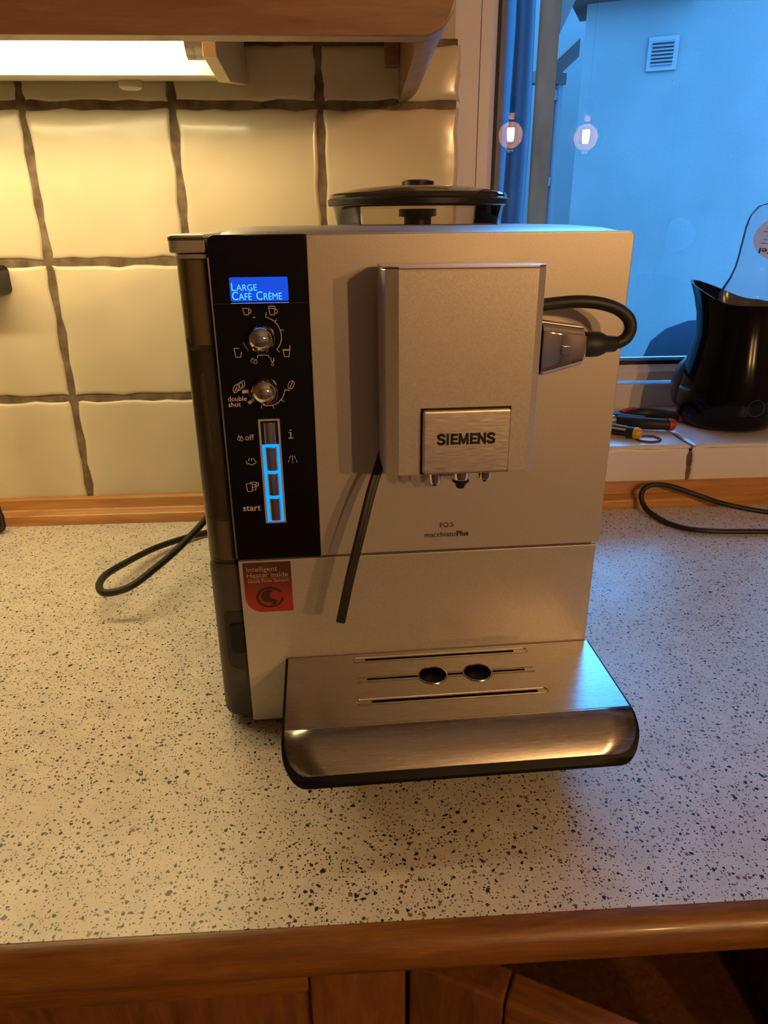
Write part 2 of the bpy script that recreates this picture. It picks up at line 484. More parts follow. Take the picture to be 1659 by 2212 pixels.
ring('gasket', SX0 + .0205, SX1 - .0205, SZ0 + .0205, SZ1 - .0205, .0055, .0065, .199, .203, 'gasket')
ring('glazing_spacer', SX0 + .026, SX1 - .026, SZ0 + .026, SZ1 - .026, .0085, .004, .2055, .214, 'spacer')
box('pane', SX0 + .018, SX1 - .018, .2032, .2052, SZ0 + .018, SZ1 - .018, 'pane', win)

# ------------------------------------------------------------------ outdoors
struct(box('ground', -8, 12, .30, 12, -1.02, -1.0, mat('courtyard_ground', (.22, .22, .22), .9)))
house = thing('neighbour_house', 'pale rendered house wall with a louvred vent, across the yard outside the window', 'house',
              (1.478, 2.85, -1.0), math.atan2(-.413, .911))
# local frame: +x along the wall to the right, +y away from us
MT['render'] = mat('pale_render', (.11, .114, .115), .9, spec=.2)
vary(MT['render'], 2.2, (.103, .110, .113), (.12, .125, .127), .4, .6)
bump(MT['render'], noise(MT['render'], coords(MT['render']), 70, 3), .25, .004)
MT['vent'] = mat('vent_plastic', (.115, .122, .135), .6)
MT['dark_hole'] = mat('dark_hole', (.006, .008, .014), .9)
MT['timber_dark'] = mat('dark_timber', (.035, .028, .026), .8)
MT['timber_grey'] = mat('weathered_timber', (.20, .19, .175), .9, spec=0.)
vary(MT['timber_grey'], 9, (.085, .021, .011), (.18, .043, .021), stretch=(1, 1, .3))
MT['white_paint'] = mat('white_outdoor_paint', (.155, .165, .175), .7, spec=.1)
MT['house_glass'] = mat('house_window_glass', (.10, .115, .125), .5, spec=.2)
box('rendered_wall', -.35, 4.5, 0, .25, 0, 2.243, 'render', house)
vent = box('vent_frame', -.064, .066, -.012, -.0005, 1.955, 2.090, 'vent', house, .004)
box('vent_opening', -.045, .046, -.0135, -.0122, 1.976, 2.072, 'dark_hole', vent)
for k in range(7):
    z = 1.976 + .0145 * k
    prism('slat', [(-.0139, z), (-.020, z + .001), (-.0205, z + .003), (-.0139, z + .0085)], 'x', -.046, .047, 'vent', vent, smooth=False)
box('eave_board', -.42, .12, -.14, .3, 2.243, 2.40, 'timber_dark', house)
box('roof', .12, 4.6, -.05, .3, 2.29, 2.40, 'timber_dark', house)
# glazed porch side standing left of the rendered wall
pr = thing('glazed_porch', 'narrow white glazed porch side beside the grey post outside', 'porch', (1.14, 3.30, -1.0), math.radians(25))
for k in range(2):
    box('mullion', -.14 + .125 * k, -.115 + .125 * k, -.02, .02, 0, 1.97, 'white_paint', pr)
for zz in (.02, .62, 1.12, 1.50, 1.90):
    box('glazing_bar', -.115, -.015, -.015, .015, zz, zz + .045, 'white_paint', pr)
for z0, z1 in ((.065, .62), (.665, 1.12), (1.165, 1.5), (1.545, 1.9)):
    box('pane', -.115, -.015, -.003, .003, z0, z1, 'house_glass', pr)
box('post_cap', -.16, .02, -.03, .06, 1.97, 2.02, 'timber_dark', pr)
pb = prism('porch_beam', [(-.10, 1.95), (.10, 2.10), (.10, 2.18), (-.10, 2.03)], 'y', -.02, .02, 'timber_dark', pr, smooth=False)
post = thing('timber_post', 'tall weathered grey timber post standing outside the window', 'post', (.782, 2.2, -1.0))
pts = rrect(-.034, .034, -.03, .03, .012, 3)
prism('post_shaft', pts, 'z', 0, 3.2, 'timber_grey', post)
for k, z in enumerate((1.955, 1.56)):
    prism('bracket', [(.034, z), (.034, z + .16), (.11, z + .24), (.13, z + .20)], 'y', -.02, .02, 'timber_dark', post, smooth=False) if k == 0 else None
# backdrop wall added to block bright sky behind the post and the sheet
yw = box('sky_block_wall', -4.5, 1.95, 4.0, 4.2, -1.0, 1.75, mat('sky_block_render', (.10, .108, .112), .9, spec=.1))
tag(yw, 'pale backdrop wall added to block bright sky behind the grey post and the hanging sheet', 'wall')
# blue cloth in folds
vs_, fs = [], []
nx = 60
for k in range(nx + 1):
    a = k / nx
    x = .38 + .355 * a
    y = 2.33 + .05 * math.sin(a * 30) + .03 * math.sin(a * 53 + 1)
    for z in (-.995, .3, .7, 1.0, 2.0): vs_.append((x + .01 * math.sin(z * 3 + a * 6), y + .012 * math.sin(z * 2.5 + a * 9), z))
for k in range(nx):
    for j in range(4):
        a = k * 5 + j; fs.append((a, a + 5, a + 6, a + 1))
cl = link('blue_sheet', data(vs_, fs), mat('blue_sheeting', (.045, .078, .112), .8, spec=.05), smooth=True, angle=80)
sm = cl.modifiers.new('thickness', 'SOLIDIFY'); sm.thickness = .003
tag(cl, 'blue sheet hanging in vertical folds outside, left of the grey post', 'sheet')
bn = lathe('round_bin', [(.0, 1.075), (.06, 1.068), (.11, 1.045), (.145, 1.01), (.16, .965), (.16, .94), (.15, .93), (.12, .0), (.0, .0)], (1.00, 1.12, -1.0), mat('dark_bin_plastic', (.012, .015, .022), .9, spec=.02))
tag(bn, 'dark dome-topped bin outside, half hidden behind the black jug', 'bin')

# ================================================================== worktop and cabinets
wt = thing('worktop', 'white speckled laminate worktop with a rounded wooden front edge', 'worktop')
box('laminate_top', -1.598, 1.898, -.5516, .0015, -.0275, .0, 'laminate', wt)
pf = [(-.5518, -.0004), (-.554, -.0004)]
for k in range(1, 12):
    t = math.radians(90 + 180 * k / 12)
    pf.append((-.5540 + .0112 * math.cos(t), -.0139 + .0135 * math.sin(t)))
pf += [(-.5540, -.0274), (-.5518, -.0276)]
prism('wooden_nosing', pf, 'x', -1.598, 1.898, 'wood_top', wt, angle=60)

def carcass(root, x0, x1):
    box('side_board', x0, x0 + .016, -.530, -.01, -.80, -.0285, 'wood_cab_v', root)
    box('side_board', x1 - .016, x1, -.530, -.01, -.80, -.0285, 'wood_cab_v', root)
    box('bottom_board', x0 + .016, x1 - .016, -.530, -.01, -.80, -.784, 'wood_cab_v', root)
    box('back_board', x0 + .016, x1 - .016, -.016, -.01, -.784, -.0285, 'wood_cab_v', root)
    box('plinth', x0, x1, -.49, -.475, -.898, -.801, 'wood_cab', root)
def panel_door(root, w, h, name='door'):
    """frame-and-panel door in its own local frame: x 0..w, y 0 (back)..-.02 (front), z -h..0"""
    d = bpy.data.objects.new(name, None); COL.objects.link(d); d.parent = root
    sw = .052
    box('stile', 0, sw, -.02, 0, -h, 0, 'wood_cab_v', d, .0025)
    box('stile', w - sw, w, -.02, 0, -h, 0, 'wood_cab_v', d, .0025)
    box('top_rail', sw + .0003, w - sw - .0003, -.0195, -.0005, -.024, 0, 'wood_top', d, .0025)
    box('bottom_rail', sw + .0003, w - sw - .0003, -.0195, -.0005, -h, -h + .06, 'wood_top', d, .0025)
    box('door_panel', sw - .006, w - sw + .006, -.0145, -.006, -h + .055, -.020, 'wood_cab_v', d, .003)
    return d
cb = thing('base_cabinet', 'wooden base cabinet with its door shut, left of the open one', 'cabinet')
carcass(cb, -.50, .0265)
d1 = panel_door(cb, .522, .735); d1.location = (-.4985, -.5305, -.031)
cb2 = thing('base_cabinet', 'wooden base cabinet with its door ajar over a dark interior', 'cabinet')
carcass(cb2, .0285, .62)
d2 = panel_door(cb2, .55, .735); d2.location = (.034, -.5325, -.034); d2.rotation_euler = (0, 0, math.radians(-28))
box('hinge_edge', .0268, .0292, -.5512, -.5306, -.78, -.0285, mat('grey_edging', (.50, .46, .40), .5), cb2)

# ================================================================== wall cabinet and lamp
wc = thing('wall_cabinet', 'wooden wall cabinet with a rounded lower corner above the lamp', 'cabinet')
arc_ = [(.0556 + .022 * math.sin(math.radians(9 * k)), .4626 - .022 * math.cos(math.radians(9 * k))) for k in range(11)]
prism('valance', [(-.95, .4406)] + arc_ + [(.0776, .545), (-.95, .545)], 'y', -.273, -.255, 'wood_cab', wc, bevel=.0012)
# side panel: the same rounded section run back to the wall, not quite square to it
vs_, fs = [], []
def side_sec(xi): return [(xi, .545), (xi, .4406)] + [(xi + .022 * math.sin(math.radians(9 * k)), .4626 - .022 * math.cos(math.radians(9 * k))) for k in range(11)] + [(xi + .022, .545)]
for y, xi in ((-.2548, .0552), (-.0015, .0622)):
    for (x, z) in side_sec(xi): vs_.append((x, y, z))
n_ = len(side_sec(0))
fs = [tuple(range(n_))[::-1], tuple(range(n_, 2 * n_))] + [(i, (i + 1) % n_, n_ + (i + 1) % n_, n_ + i) for i in range(n_)]
bm = bmesh.new(); bm.from_mesh(data(vs_, fs)); link('side_panel', from_bm(bm), 'wood_cab', wc, True)
box('bottom_board', -.95, .0545, -.2545, -.0015, .4965, .515, 'wood_cab', wc)
box('wall_batten', .0480, .0615, -.016, -.0012, .4700, .496, 'wood_cab', wc, .001)
box('carcass', -.95, .0776, -.250, .0, .5455, 1.15, 'wood_cab_v', wc)
for x0 in (-.945, -.435):
    dd = panel_door(wc, .505, .60); dd.location = (x0, -.2505, 1.149)

lamp = thing('under_cabinet_lamp', 'lit fluorescent tube lamp mounted under the wall cabinet', 'lamp')
MT['lamp_white'] = mat('lamp_white_plastic', (.62, .59, .48), .4)
MT['lamp_cream'] = mat('lamp_cream_plastic', (.72, .62, .40), .45)
MT['tube'] = mat('lit_tube', (.9, .9, .85), .4, emit=(1.0, .80, .40), estr=TUBE_POWER)
prism('lamp_housing', [(-.002, .4955), (-.002, .4585), (-.120, .4425), (-.127, .4430), (-.129, .4530), (-.126, .4545), (-.100, .458), (-.100, .4955)], 'x', -.66, -.0972, 'lamp_white', lamp, angle=25)
lathe('tube', [(.0, -.64), (.0125, -.64), (.0125, -.1105), (.0, -.1105)], (0, -.178, .4572), 'tube', lamp, 24, 'x')
lathe('tube_cap', [(.0, -.1104), (.0129, -.1104), (.0129, -.1040), (.0126, -.1035), (.0129, -.1030), (.0129, -.0972), (.0, -.0972)], (0, -.178, .4572), mat('tube_cap_metal', (.62, .60, .52), .3, .6), lamp, 24, 'x')
prism('end_cap', [(-.002, .4955), (-.002, .4555), (-.010, .4548), (-.125, .4385), (-.192, .4440), (-.193, .4955)], 'x', -.0970, -.0868, 'lamp_cream', lamp, smooth=False, bevel=.0006)
lathe('switch_button', [(.0, -.0085), (.0075, -.0085), (.0098, -.007), (.0105, -.004), (.0100, .0), (.0, .0)], (-.1860, -.055, .4520), 'lamp_white', lamp, 24)
lathe('switch_mark', [(.0, -.0004), (.0012, -.0004), (.0012, .0), (.0, .0)], (-.1860, -.0622, .4454), 'lamp_cream', lamp, 10)

# pendants in the room behind the camera, seen mirrored in the window pane
MT['filament'] = mat('glowing_filament', (1, .8, .5), .5, emit=(1.0, .56, .22), estr=BULB_POWER)
PY = -1.79
for (px, pz, lb) in ((.661, .633, 'clear globe pendant lamp mirrored in the pane beside the window frame'),
                     (.9535, .625, 'clear globe pendant lamp mirrored in the pane, further from the window frame')):
    p = thing('pendant_lamp', lb, 'lamp', (px, PY, pz), 0, 'globe pendant lamps')
    prof = [(.014, .078), (.018, .066)] + [(.066 * math.sin(math.radians(a)), .066 * math.cos(math.radians(a))) for a in range(20, 181, 16)]
    lathe('globe', prof, (0, 0, 0), 'bulb_glass', p, 28)
    lathe('filament', [(.0, -.022), (.010, -.022), (.013, .0), (.012, .022), (.0, .022)], (0, 0, .002), 'filament', p, 12)
    lathe('socket', [(.0, .074), (.017, .074), (.019, .10), (.015, .128), (.004, .132), (.0, .132)], (0, 0, 0), 'black_plastic', p, 20)
    tube('cord', [(0, 0, .130), (0, 0, .5), (0, 0, 1.598 - pz)], .003, 'black_soft', p, 8, 2)

# ================================================================== coffee machine
# local frame: x along its front from the left edge of the black panel, y = 0 the front plane, +y to the back
cm = thing('coffee_machine', 'silver and black bean-to-cup coffee machine with a blue display', 'coffee machine',
           (-.07124, -.39699, 0.), .037)
MW, MH, MS = .2368, .3250, .1325
# --- housing
prism('lower_housing', rrect(-.0205, MW - .002, .0048, .345, (.0115, .004, .01, .01)), 'z', .0065, .1275, 'dark_grey', cm, bevel=.004)
box('body_shell', .0005, MW - .0015, .0062, .345, .1277, .3225, 'dark_grey', cm, .002)
for fx, fy in ((.0, .03), (.215, .03), (.0, .32), (.215, .32)):
    lathe('foot', [(.0, .0), (.009, .0), (.010, .003), (.010, .0068), (.0, .0068)], (fx, fy, 0), 'black_soft', cm, 16)
lo = bpy.data.objects['lower_housing']
prism('grip_recess', rrect(-.0132, -.0002, .0465, .0925, (.009, 0, 0, .003), 5), 'y', .0041, .0060, mat('grip_recess_plastic', (.022, .02, .019), .5), lo, bevel=.0005)
prism('grip_catch', rrect(-.0102, -.0003, .0605, .0840, (.003, 0, 0, .003), 4), 'y', .0028, .0045, 'black_plastic', lo, bevel=.0008)
# --- front panels
box('lower_panel', 0, MW - .0016, -.0002, .0046, .0068, .1312, 'silver', cm, .0007)
prism('front_panel', rrect(.0526, MW, MS, MH, (0, 0, .0035, 0)), 'y', 0, .006, 'silver', cm, bevel=.0008)
cp = prism('control_panel', rrect(.0, .0523, MS - .0004, MH, (0, 0, 0, .0035)), 'y', -.0002, .006, 'black_gloss', cm, bevel=.0006)
box('panel_edge', -.0011, -.0002, .0008, .006, MS, .3135, 'bright_edge', cm, .0002)
# --- top cover, slightly domed
vs_, fs = [], []
ys = [(.002, .3249), (.006, .3259), (.02, .3268), (.08, .3280), (.2, .3284), (.32, .3280), (.340, .3250)]
xs = [(.0030, -.0030), (.006, -.0010), (.012, 0), (.118, .0004), (.224, 0), (.230, -.0010), (.2345, -.0035)]
for (y, z) in ys:
    for (x, dz) in xs: vs_.append((x, y, z + dz))
for (y, z) in ys:
    for (x, dz) in xs: vs_.append((x, y, .3226))
nx, ny = len(xs), len(ys)
for j in range(ny - 1):
    for i in range(nx - 1):
        a = j * nx + i; fs.append((a, a + 1, a + nx + 1, a + nx))
        b_ = a + nx * ny; fs.append((b_, b_ + nx, b_ + nx + 1, b_ + 1))
N2 = nx * ny
for i in range(nx - 1):
    fs.append((i, N2 + i, N2 + i + 1, i + 1)); a = (ny - 1) * nx + i; fs.append((a, a + 1, N2 + a + 1, N2 + a))
for j in range(ny - 1):
    a = j * nx; fs.append((a, a + nx, N2 + a + nx, N2 + a)); a += nx - 1; fs.append((a, N2 + a, N2 + a + nx, a + nx))
bm = bmesh.new(); bm.from_mesh(data(vs_, fs)); link('top_cover', from_bm(bm), 'silver_top', cm, True)
# --- water tank on the left
tk = prism('water_tank', rrect(-.0200, -.0022, .0062, .300, (.011, .001, .006, .006)), 'z', .1278, .3130, 'smoke', cm, bevel=.0006, angle=50)
tk['label'] = 'smoky see-through water tank'
prism('tank_rib', rrect(-.0130, -.0100, .0072, .0085, .0005, 2), 'z', .195, .2500, mat('tank_rib_plastic', (.16, .14, .105), .35), tk)
prism('tank_water', rrect(-.0185, -.0035, .0080, .296, (.010, .001, .005, .005)), 'z', .1585, .2625, 'water', tk)
prism('tank_base', rrect(-.0185, -.0035, .0085, .296, (.010, .001, .005, .005)), 'z', .1285, .1560, mat('tank_base_plastic', (.27, .23, .15), .4), tk)
prism('tank_wall', rrect(-.0180, -.0035, .0085, .29, (.010, .001, .005, .005)), 'z', .2660, .3120, mat('tank_inner_plastic', (.36, .29, .20), .5), tk)
prism('tank_rim', rrect(-.0208, -.0014, .0055, .302, (.0115, .001, .006, .006)), 'z', .3128, .3152, 'silver_lid', tk, bevel=.0006)
tl = prism('tank_lid', rrect(-.0222, -.0016, .0045, .304, (.006, .001, .006, .006)), 'z', .3158, .3252, 'silver_lid', cm, bevel=.0012)
prism('lid_edge_band', rrect(-.0224, -.0014, .0043, .304, (.0062, .001, .006, .006)), 'z', .3222, .3238, 'dark_grey', tl)
# --- bean hopper
HX, HY = .1372, .170
hp = lathe('bean_hopper', [(.0615, .3270), (.0625, .3320), (.0645, .3405), (.0645, .3412), (.0632, .3406), (.0612, .3320), (.0602, .3272)], (HX, HY, 0), 'hopper', cm, 48)
lathe('grind_stem', [(.0, .3285), (.0105, .3285), (.0105, .334), (.0145, .3345), (.0145, .3395), (.0, .3395)], (HX, HY, 0), 'black_plastic', hp, 20)
ld = lathe('hopper_lid', [(.0, .3412), (.0655, .3412), (.0672, .3425), (.0675, .3462), (.0668, .3468), (.0668, .3485), (.0655, .3498), (.0500, .3530), (.0300, .3552), (.0, .3560)], (HX, HY, 0), 'lid_smoke', cm, 56, angle=28)
lathe('lid_rim', [(.0674, .3418), (.0682, .3422), (.0684, .3455), (.0676, .3464)], (HX, HY, 0), 'black_plastic', ld, 56)
lathe('lid_knob', [(.0, .3563), (.0125, .3556), (.0120, .3585), (.0080, .3596), (.0, .3600)], (HX, HY, 0), 'black_plastic', ld, 24)
# --- brew head
def headsec():
    return [(.0903, -.010), (.0903, -.0375), (.0915, -.0402), (.0980, -.0450), (.1694, -.0450), (.1740, -.0410), (.1750, -.0375), (.1750, -.010), (.166, -.0095), (.166, .0), (.100, .0), (.100, -.0095)]
hd = prism('brew_head', headsec(), 'z', .2005, .3090, 'silver', cm, bevel=.0008, angle=22)
prism('head_top_cap', [(.0903, -.0098), (.0903, -.0375), (.0915, -.0402), (.0980, -.0450), (.1694, -.0450), (.1740, -.0410), (.1750, -.0375), (.1750, -.0098)], 'z', .3092, .3100, 'bright_edge', hd, smooth=False)
np_ = box('nameplate', .1107, .1582, -.0490, -.0452, .2022, .2375, 'plate_brushed', cm, .0012)
box('nameplate_frame', .1099, .1590, -.0456, -.0449, .2012, .2384, 'black_plastic', np_)  # dark frame around the nameplate
LW = .0318 / 7.0
GL = {'S': (.92, [[(.88, .80), (.70, .93), (.40, .95), (.16, .84), (.16, .66), (.34, .55), (.68, .46), (.86, .34), (.84, .14), (.60, .05), (.30, .06), (.10, .20)]]),
      'I': (.50, [[(.25, .02), (.25, .98)]]), 'E': (.86, [[(.16, .02), (.16, .98)], [(.16, .92), (.80, .92)], [(.16, .50), (.74, .50)], [(.16, .08), (.82, .08)]]),
      'M': (1.28, [[(.14, .02), (.20, .98)], [(.20, .94), (.62, .10)], [(.62, .10), (1.04, .94)], [(1.04, .98), (1.12, .02)]]),
      'N': (1.02, [[(.14, .02), (.14, .98)], [(.14, .92), (.86, .08)], [(.86, .02), (.86, .98)]])}
pen = 0.; letters = []
for ch in 'SIEMENS':
    wd, pls = GL[ch]
    letters += [[(pen + a, b_) for a, b_ in pl_] for pl_ in pls]; pen += wd + .10
strokes('brand_lettering', [[(.1183 + a * .0318 / pen, .2192 + b_ * .0056) for a, b_ in pl_] for pl_ in letters], .00140, -.0492, 'ink', np_)
for (x, r, zb, tip) in ((.1201, .0037, .1920, .0016), (.1352, .0050, .1935, .0036), (.1492, .0042, .1935, .0016)):
    nz = lathe('spout', [(.0, zb), (r * .93, zb), (r, zb + .0008), (r, .2008), (.0, .2008)], (x, -.033, 0), 'chrome', cm, 24)
    if tip > .002: pf_ = [(.0, zb - .0055), (tip * .6, zb - .0055), (tip * .8, zb - .004), (tip, zb - .002), (r * .98, zb - .0016), (r * .98, zb - .0002), (.0, zb - .0002)]
    else: pf_ = [(.0, zb - .0022), (tip * .6, zb - .0022), (tip, zb - .0002), (.0, zb - .0002)]
    lathe('spout_tip', pf_, (x, -.033, 0), 'black_plastic', nz, 20)
box('spout_bridge', .1236, .1302, -.035, -.031, .1958, .2003, 'chrome_dull', cm, .0004)
# --- milk connection on the right of the head
vs_, fs = [], []
def rr(y0, y1, z0, z1, r): return rrect(y0, y1, z0, z1, r, 4)
secs = [(.1752, rr(-.041, -.012, .2530, .2800, .004)), (.1768, rr(-.0415, -.0115, .2525, .2805, .005)), (.1985, rr(-.0395, -.0155, .2575, .2775, .005)), (.2000, rr(-.0385, -.0165, .2588, .2763, .005)), (.2003, rr(-.0345, -.0205, .262, .273, .004))]
for x, sec in secs:
    for (y, z) in sec: vs_.append((x, y, z))
n_ = len(secs[0][1])
for i in range(len(secs) - 1):
    for k in range(n_): fs.append((i * n_ + k, i * n_ + (k + 1) % n_, (i + 1) * n_ + (k + 1) % n_, (i + 1) * n_ + k))
fs.append(tuple(range(n_))); fs.append(tuple(range(n_ * (len(secs) - 1), n_ * len(secs))))
bm = bmesh.new(); bm.from_mesh(data(vs_, fs)); mc = link('milk_connector', from_bm(bm), 'chrome', cm, True, 30)
prism('release_button', rrect(.1855, .1905, .2640, .2690, .0012, 3), 'y', -.0422, -.0395, 'chrome_dull', mc, bevel=.0004)
lathe('hose_sleeve', [(.0, .0), (.0056, .0), (.0066, .002), (.0070, .006), (.0068, .011), (.0056, .0140), (.0046, .0155), (.0044, .0205), (.0036, .0215), (.0, .0215)], (.1998, -.0275, .2672), 'black_soft', cm, 24, 'x')
tube('milk_hose', [(.2190, -.0275, .2672), (.2230, -.0275, .2680), (.2268, -.0275, .2705), (.2284, -.0275, .2755), (.2262, -.0275, .2810), (.2195, -.0275, .2858), (.2100, -.0275, .2888), (.1990, -.0272, .2900), (.1880, -.0265, .2895), (.1745, -.0255, .2880)], .0034, 'black_soft', cm, 12, 6)
tube('suction_hose', [(.0965, -.0052, .2350), (.0955, -.0062, .2200), (.0941, -.009, .2085), (.0903, -.014, .1985), (.0842, -.021, .1830), (.0772, -.027, .1590), (.0697, -.031, .1313), (.0632, -.033, .1025)], 1., 'black_soft', cm, 16, 6,
     section=[(.0029 * math.cos(a) * (1 - .22 * abs(math.sin(a)) ** 8), .0021 * math.sin(a) * (1 - .42 * abs(math.sin(a)) ** 6)) for a in [2 * math.pi * k / 16 for k in range(16)]])

# --- control panel details (printed marks, dials, keys)
PYF = -.00035
ICONS = {
 'cup_icon': [[(159,2869),(194,2869),(189,2835),(166,2835),(159,2869)],[(194,2863),(202,2861),(205,2853),(200,2844),(192,2843)],],
 'milk_cup_icon': [[(302,2867),(337,2865),(332,2832),(308,2832),(302,2867)],[(302,2867),(301,2874),(308,2878),(314,2875),(315,2880),(322,2881),(326,2876),(332,2879),(338,2874),(337,2866)],[(337,2859),(346,2861),(349,2852),(347,2840),(334,2840)],],
 'dial_scale': [[(288,2845),(282,2821),(282,2821),(304,2812),(328,2798),(345,2777),(357,2752),(363,2724),(363,2699),(355,2671),(343,2651),(332,2640),(347,2625)],[(332,2795),(341,2804)],[(361,2746),(377,2747)],[(219,2593),(224,2610),(282,2609),(287,2594)],[(149,2682),(156,2662),(172,2641),(168,2634)],[(212,2818),(223,2820)],],
 'glass_icon': [[(119,2652),(93,2652),(100,2601),(126,2601),(133,2630)],],
 'macchiato_icon': [[(367,2640),(373,2599),(400,2598),(407,2639),(367,2638)],[(368,2634),(405,2634)],[(404,2639),(409,2653),(407,2661)],],
 'water_drops_icon': [[(193,2595),(200,2585),(201,2581),(200,2577),(198,2573),(195,2571),(191,2570),(187,2571),(184,2574),(182,2577),(182,2581),(184,2585),(193,2595)],[(210,2588),(216,2578),(218,2574),(217,2570),(215,2566),(212,2564),(208,2563),(204,2564),(201,2567),(199,2570),(199,2575),(201,2578),(210,2588)],],
 'hot_water_icon': [[(296,2594),(297,2572),(311,2572),(312,2593)],[(303,2566),(308,2559),(309,2557),(309,2554),(307,2552),(305,2550),(302,2550),(300,2550),(298,2552),(296,2554),(297,2557),(298,2560),(303,2566)],],
 'strong_beans_icon': [[(97,2448),(101,2444),(103,2436),(102,2427),(99,2417),(93,2408),(86,2402),(79,2398),(73,2399),(69,2403),(67,2411),(68,2420),(72,2430),(77,2439),(84,2445),(91,2448),(97,2448)],[(76,2404),(95,2443)],[(117,2458),(121,2454),(123,2447),(122,2438),(118,2428),(113,2420),(106,2413),(100,2410),(94,2410),(90,2415),(88,2422),(89,2431),(92,2440),(98,2449),(104,2455),(111,2458),(117,2458)],[(131,2466),(136,2462),(137,2456),(137,2448),(134,2439),(129,2432),(123,2426),(117,2424),(111,2424),(107,2428),(105,2435),(106,2442),(109,2451),(114,2458),(120,2464),(126,2466),(131,2466)],],
 'mild_bean_icon': [[(413,2457),(418,2453),(420,2446),(419,2437),(416,2428),(410,2419),(403,2413),(396,2411),(390,2412),(385,2416),(383,2423),(384,2432),(387,2442),(393,2450),(400,2456),(407,2458),(413,2457)],[(392,2416),(411,2453)],],
 'strength_scale': [[(390,2402),(365,2409),(358,2386),(349,2363),(336,2347),(319,2333),(299,2322),(279,2317),(253,2316),(225,2321),(221,2304)],[(337,2352),(354,2339)],[(288,2319),(294,2302)],[(149,2409),(155,2385),(179,2352)],],
 'strength_mark': [[(125,2403),(149,2405)],],
 'strength_mark2': [[(155,2338),(175,2352)],],
 'drops_icon': [[(77,2143),(83,2126),(84,2122),(83,2119),(81,2115),(78,2113),(75,2112),(71,2113),(69,2116),(67,2119),(67,2123),(69,2126),(77,2143)],[(92,2139),(98,2122),(100,2118),(99,2114),(97,2111),(94,2108),(90,2108),(86,2109),(83,2111),(82,2115),(82,2119),(84,2123),(92,2139)],],
 'steam_icon': [[(110,1982),(107,1972),(112,1964),(123,1965),(131,1957),(145,1956),(150,1965),(161,1965),(166,1974),(162,1980)],[(126,1999),(121,1984)],[(140,2000),(139,1984)],[(151,1998),(157,1983)],],
 'spray_icon': [[(374,2006),(366,1987)],[(362,1976),(357,1966)],[(385,2005),(384,1975)],[(384,1968),(384,1959)],[(396,2005),(401,1985)],[(405,1976),(412,1964)],],
 'two_cups_icon': [[(94,1837),(132,1837),(127,1786),(99,1787),(94,1837)],[(131,1832),(147,1831),(145,1814),(132,1812)],[(119,1839),(121,1846),(156,1846),(150,1795),(131,1795)],[(157,1840),(170,1839),(167,1821),(154,1820)],],
}
for k, v in ICONS.items():
    nm = k.rstrip('2')
    strokes(nm, [[(a / 1e4, b_ / 1e4) for a, b_ in pl] for pl in v], .0019 if 'mark' in k else .00042, PYF, 'print', cp)
text('display_note', [('double', 1)], .0033, .2350, .0108, PYF, 'print', cp, bold=.012)
text('display_note', [('shot', 1)], .0033, .2316, .0072, PYF, 'print', cp, bold=.012)
text('display_note', [('off', 1)], .0112, .2112, .0054, PYF, 'print', cp)
text('display_note', [('start', 1)], .0063, .1659, .0108, PYF, 'print', cp, bold=.008)
# the letter i with slab serifs
strokes('info_mark', [[(.0373, .2150), (.0382, .2150), (.0382, .2116)], [(.0370, .2116), (.0394, .2116)], [(.0380, .2164), (.0384, .2164)]], .0007, PYF, 'print', cp)
box('display_seam', .0002, .0521, -.00028, -.0001, .28925, .28945, 'dark_grey', cp)
scr = prism('display', rrect(.0099, .0416, .2906, .3033, .0008, 4), 'y', -.0006, -.0002, 'screen', cp, smooth=False)
text('display_lettering', [('L', 1.25), ('ARGE', 1)], .0108, .2963, .0138, -.00075, 'screen_text', scr, height=.0041, bold=0.)
text('display_lettering', [('C', 1.25), ('AFÉ', 1), (' ', 1), ], .0108, .2914, .0106, -.00075, 'screen_text', scr, height=.0045, bold=0.)
text('display_lettering', [('C', 1.25), ('RÈME', 1)], .0240, .2914, .0140, -.00075, 'screen_text', scr, height=.0045, bold=0.)
box('display_light_line', .0099, .0416, -.0004, -.0002, .28955, .28985, 'led_line', cp)
def knob(x, z, dot_a):
    r = .0083
    kb = lathe('selector_knob', [(.0, -.0102), (.0022, -.0100), (.0042, -.0092), (.0060, -.0076), (.0073, -.0054), (.0080, -.0030), (.0083, -.0012), (.0083, -.0002), (.0, -.0002)], (x, 0, z), 'chrome', cp, 40, 'y', angle=60)
    dx, dz = .0052 * math.cos(dot_a), .0052 * math.sin(dot_a)
    lathe('knob_marker_ring', [(.0009, -.0091), (.0014, -.0093), (.0016, -.0084), (.0016, -.0075)], (x + dx, 0, z + dz), 'chrome', kb, 20, 'y')
    lathe('knob_marker', [(.0, -.0088), (.0010, -.0088), (.0010, -.0078), (.0, -.0078)], (x + dx, 0, z + dz), 'ink', kb, 16, 'y')
knob(.0250, .2703, math.radians(232)); knob(.0249, .2405, math.radians(273))
kf = bmesh.new()
for b in ((.0196, .0208, .1574, .2238), (.0310, .0322, .1574, .2238), (.0208, .0310, .1574, .1584), (.0208, .0310, .2228, .2238)):
    bm_box(kf, b[0], b[1], -.0014, -.0002, b[2], b[3])
kfo = link('key_frame', from_bm(kf), 'frame_silver', cp)
box('unlit_key_surround', .0209, .0309, -.0006, -.0002, .2082, .2227, 'led_dark', kfo)
box('lit_key_surround', .0209, .0309, -.0006, -.0002, .1585, .2081, 'led', kfo)
for z0, z1 in ((.2088, .2218), (.1921, .2068), (.1760, .1902), (.1594, .1741)):
    pr_ = [(.0260 + .0036 * math.cos(math.radians(a)), -.0007 - .0022 * math.sin(math.radians(a))) for a in range(0, 181, 12)]
    prism('key', pr_, 'z', z0, z1, 'chrome_dull', cp, bevel=.0003, angle=30)
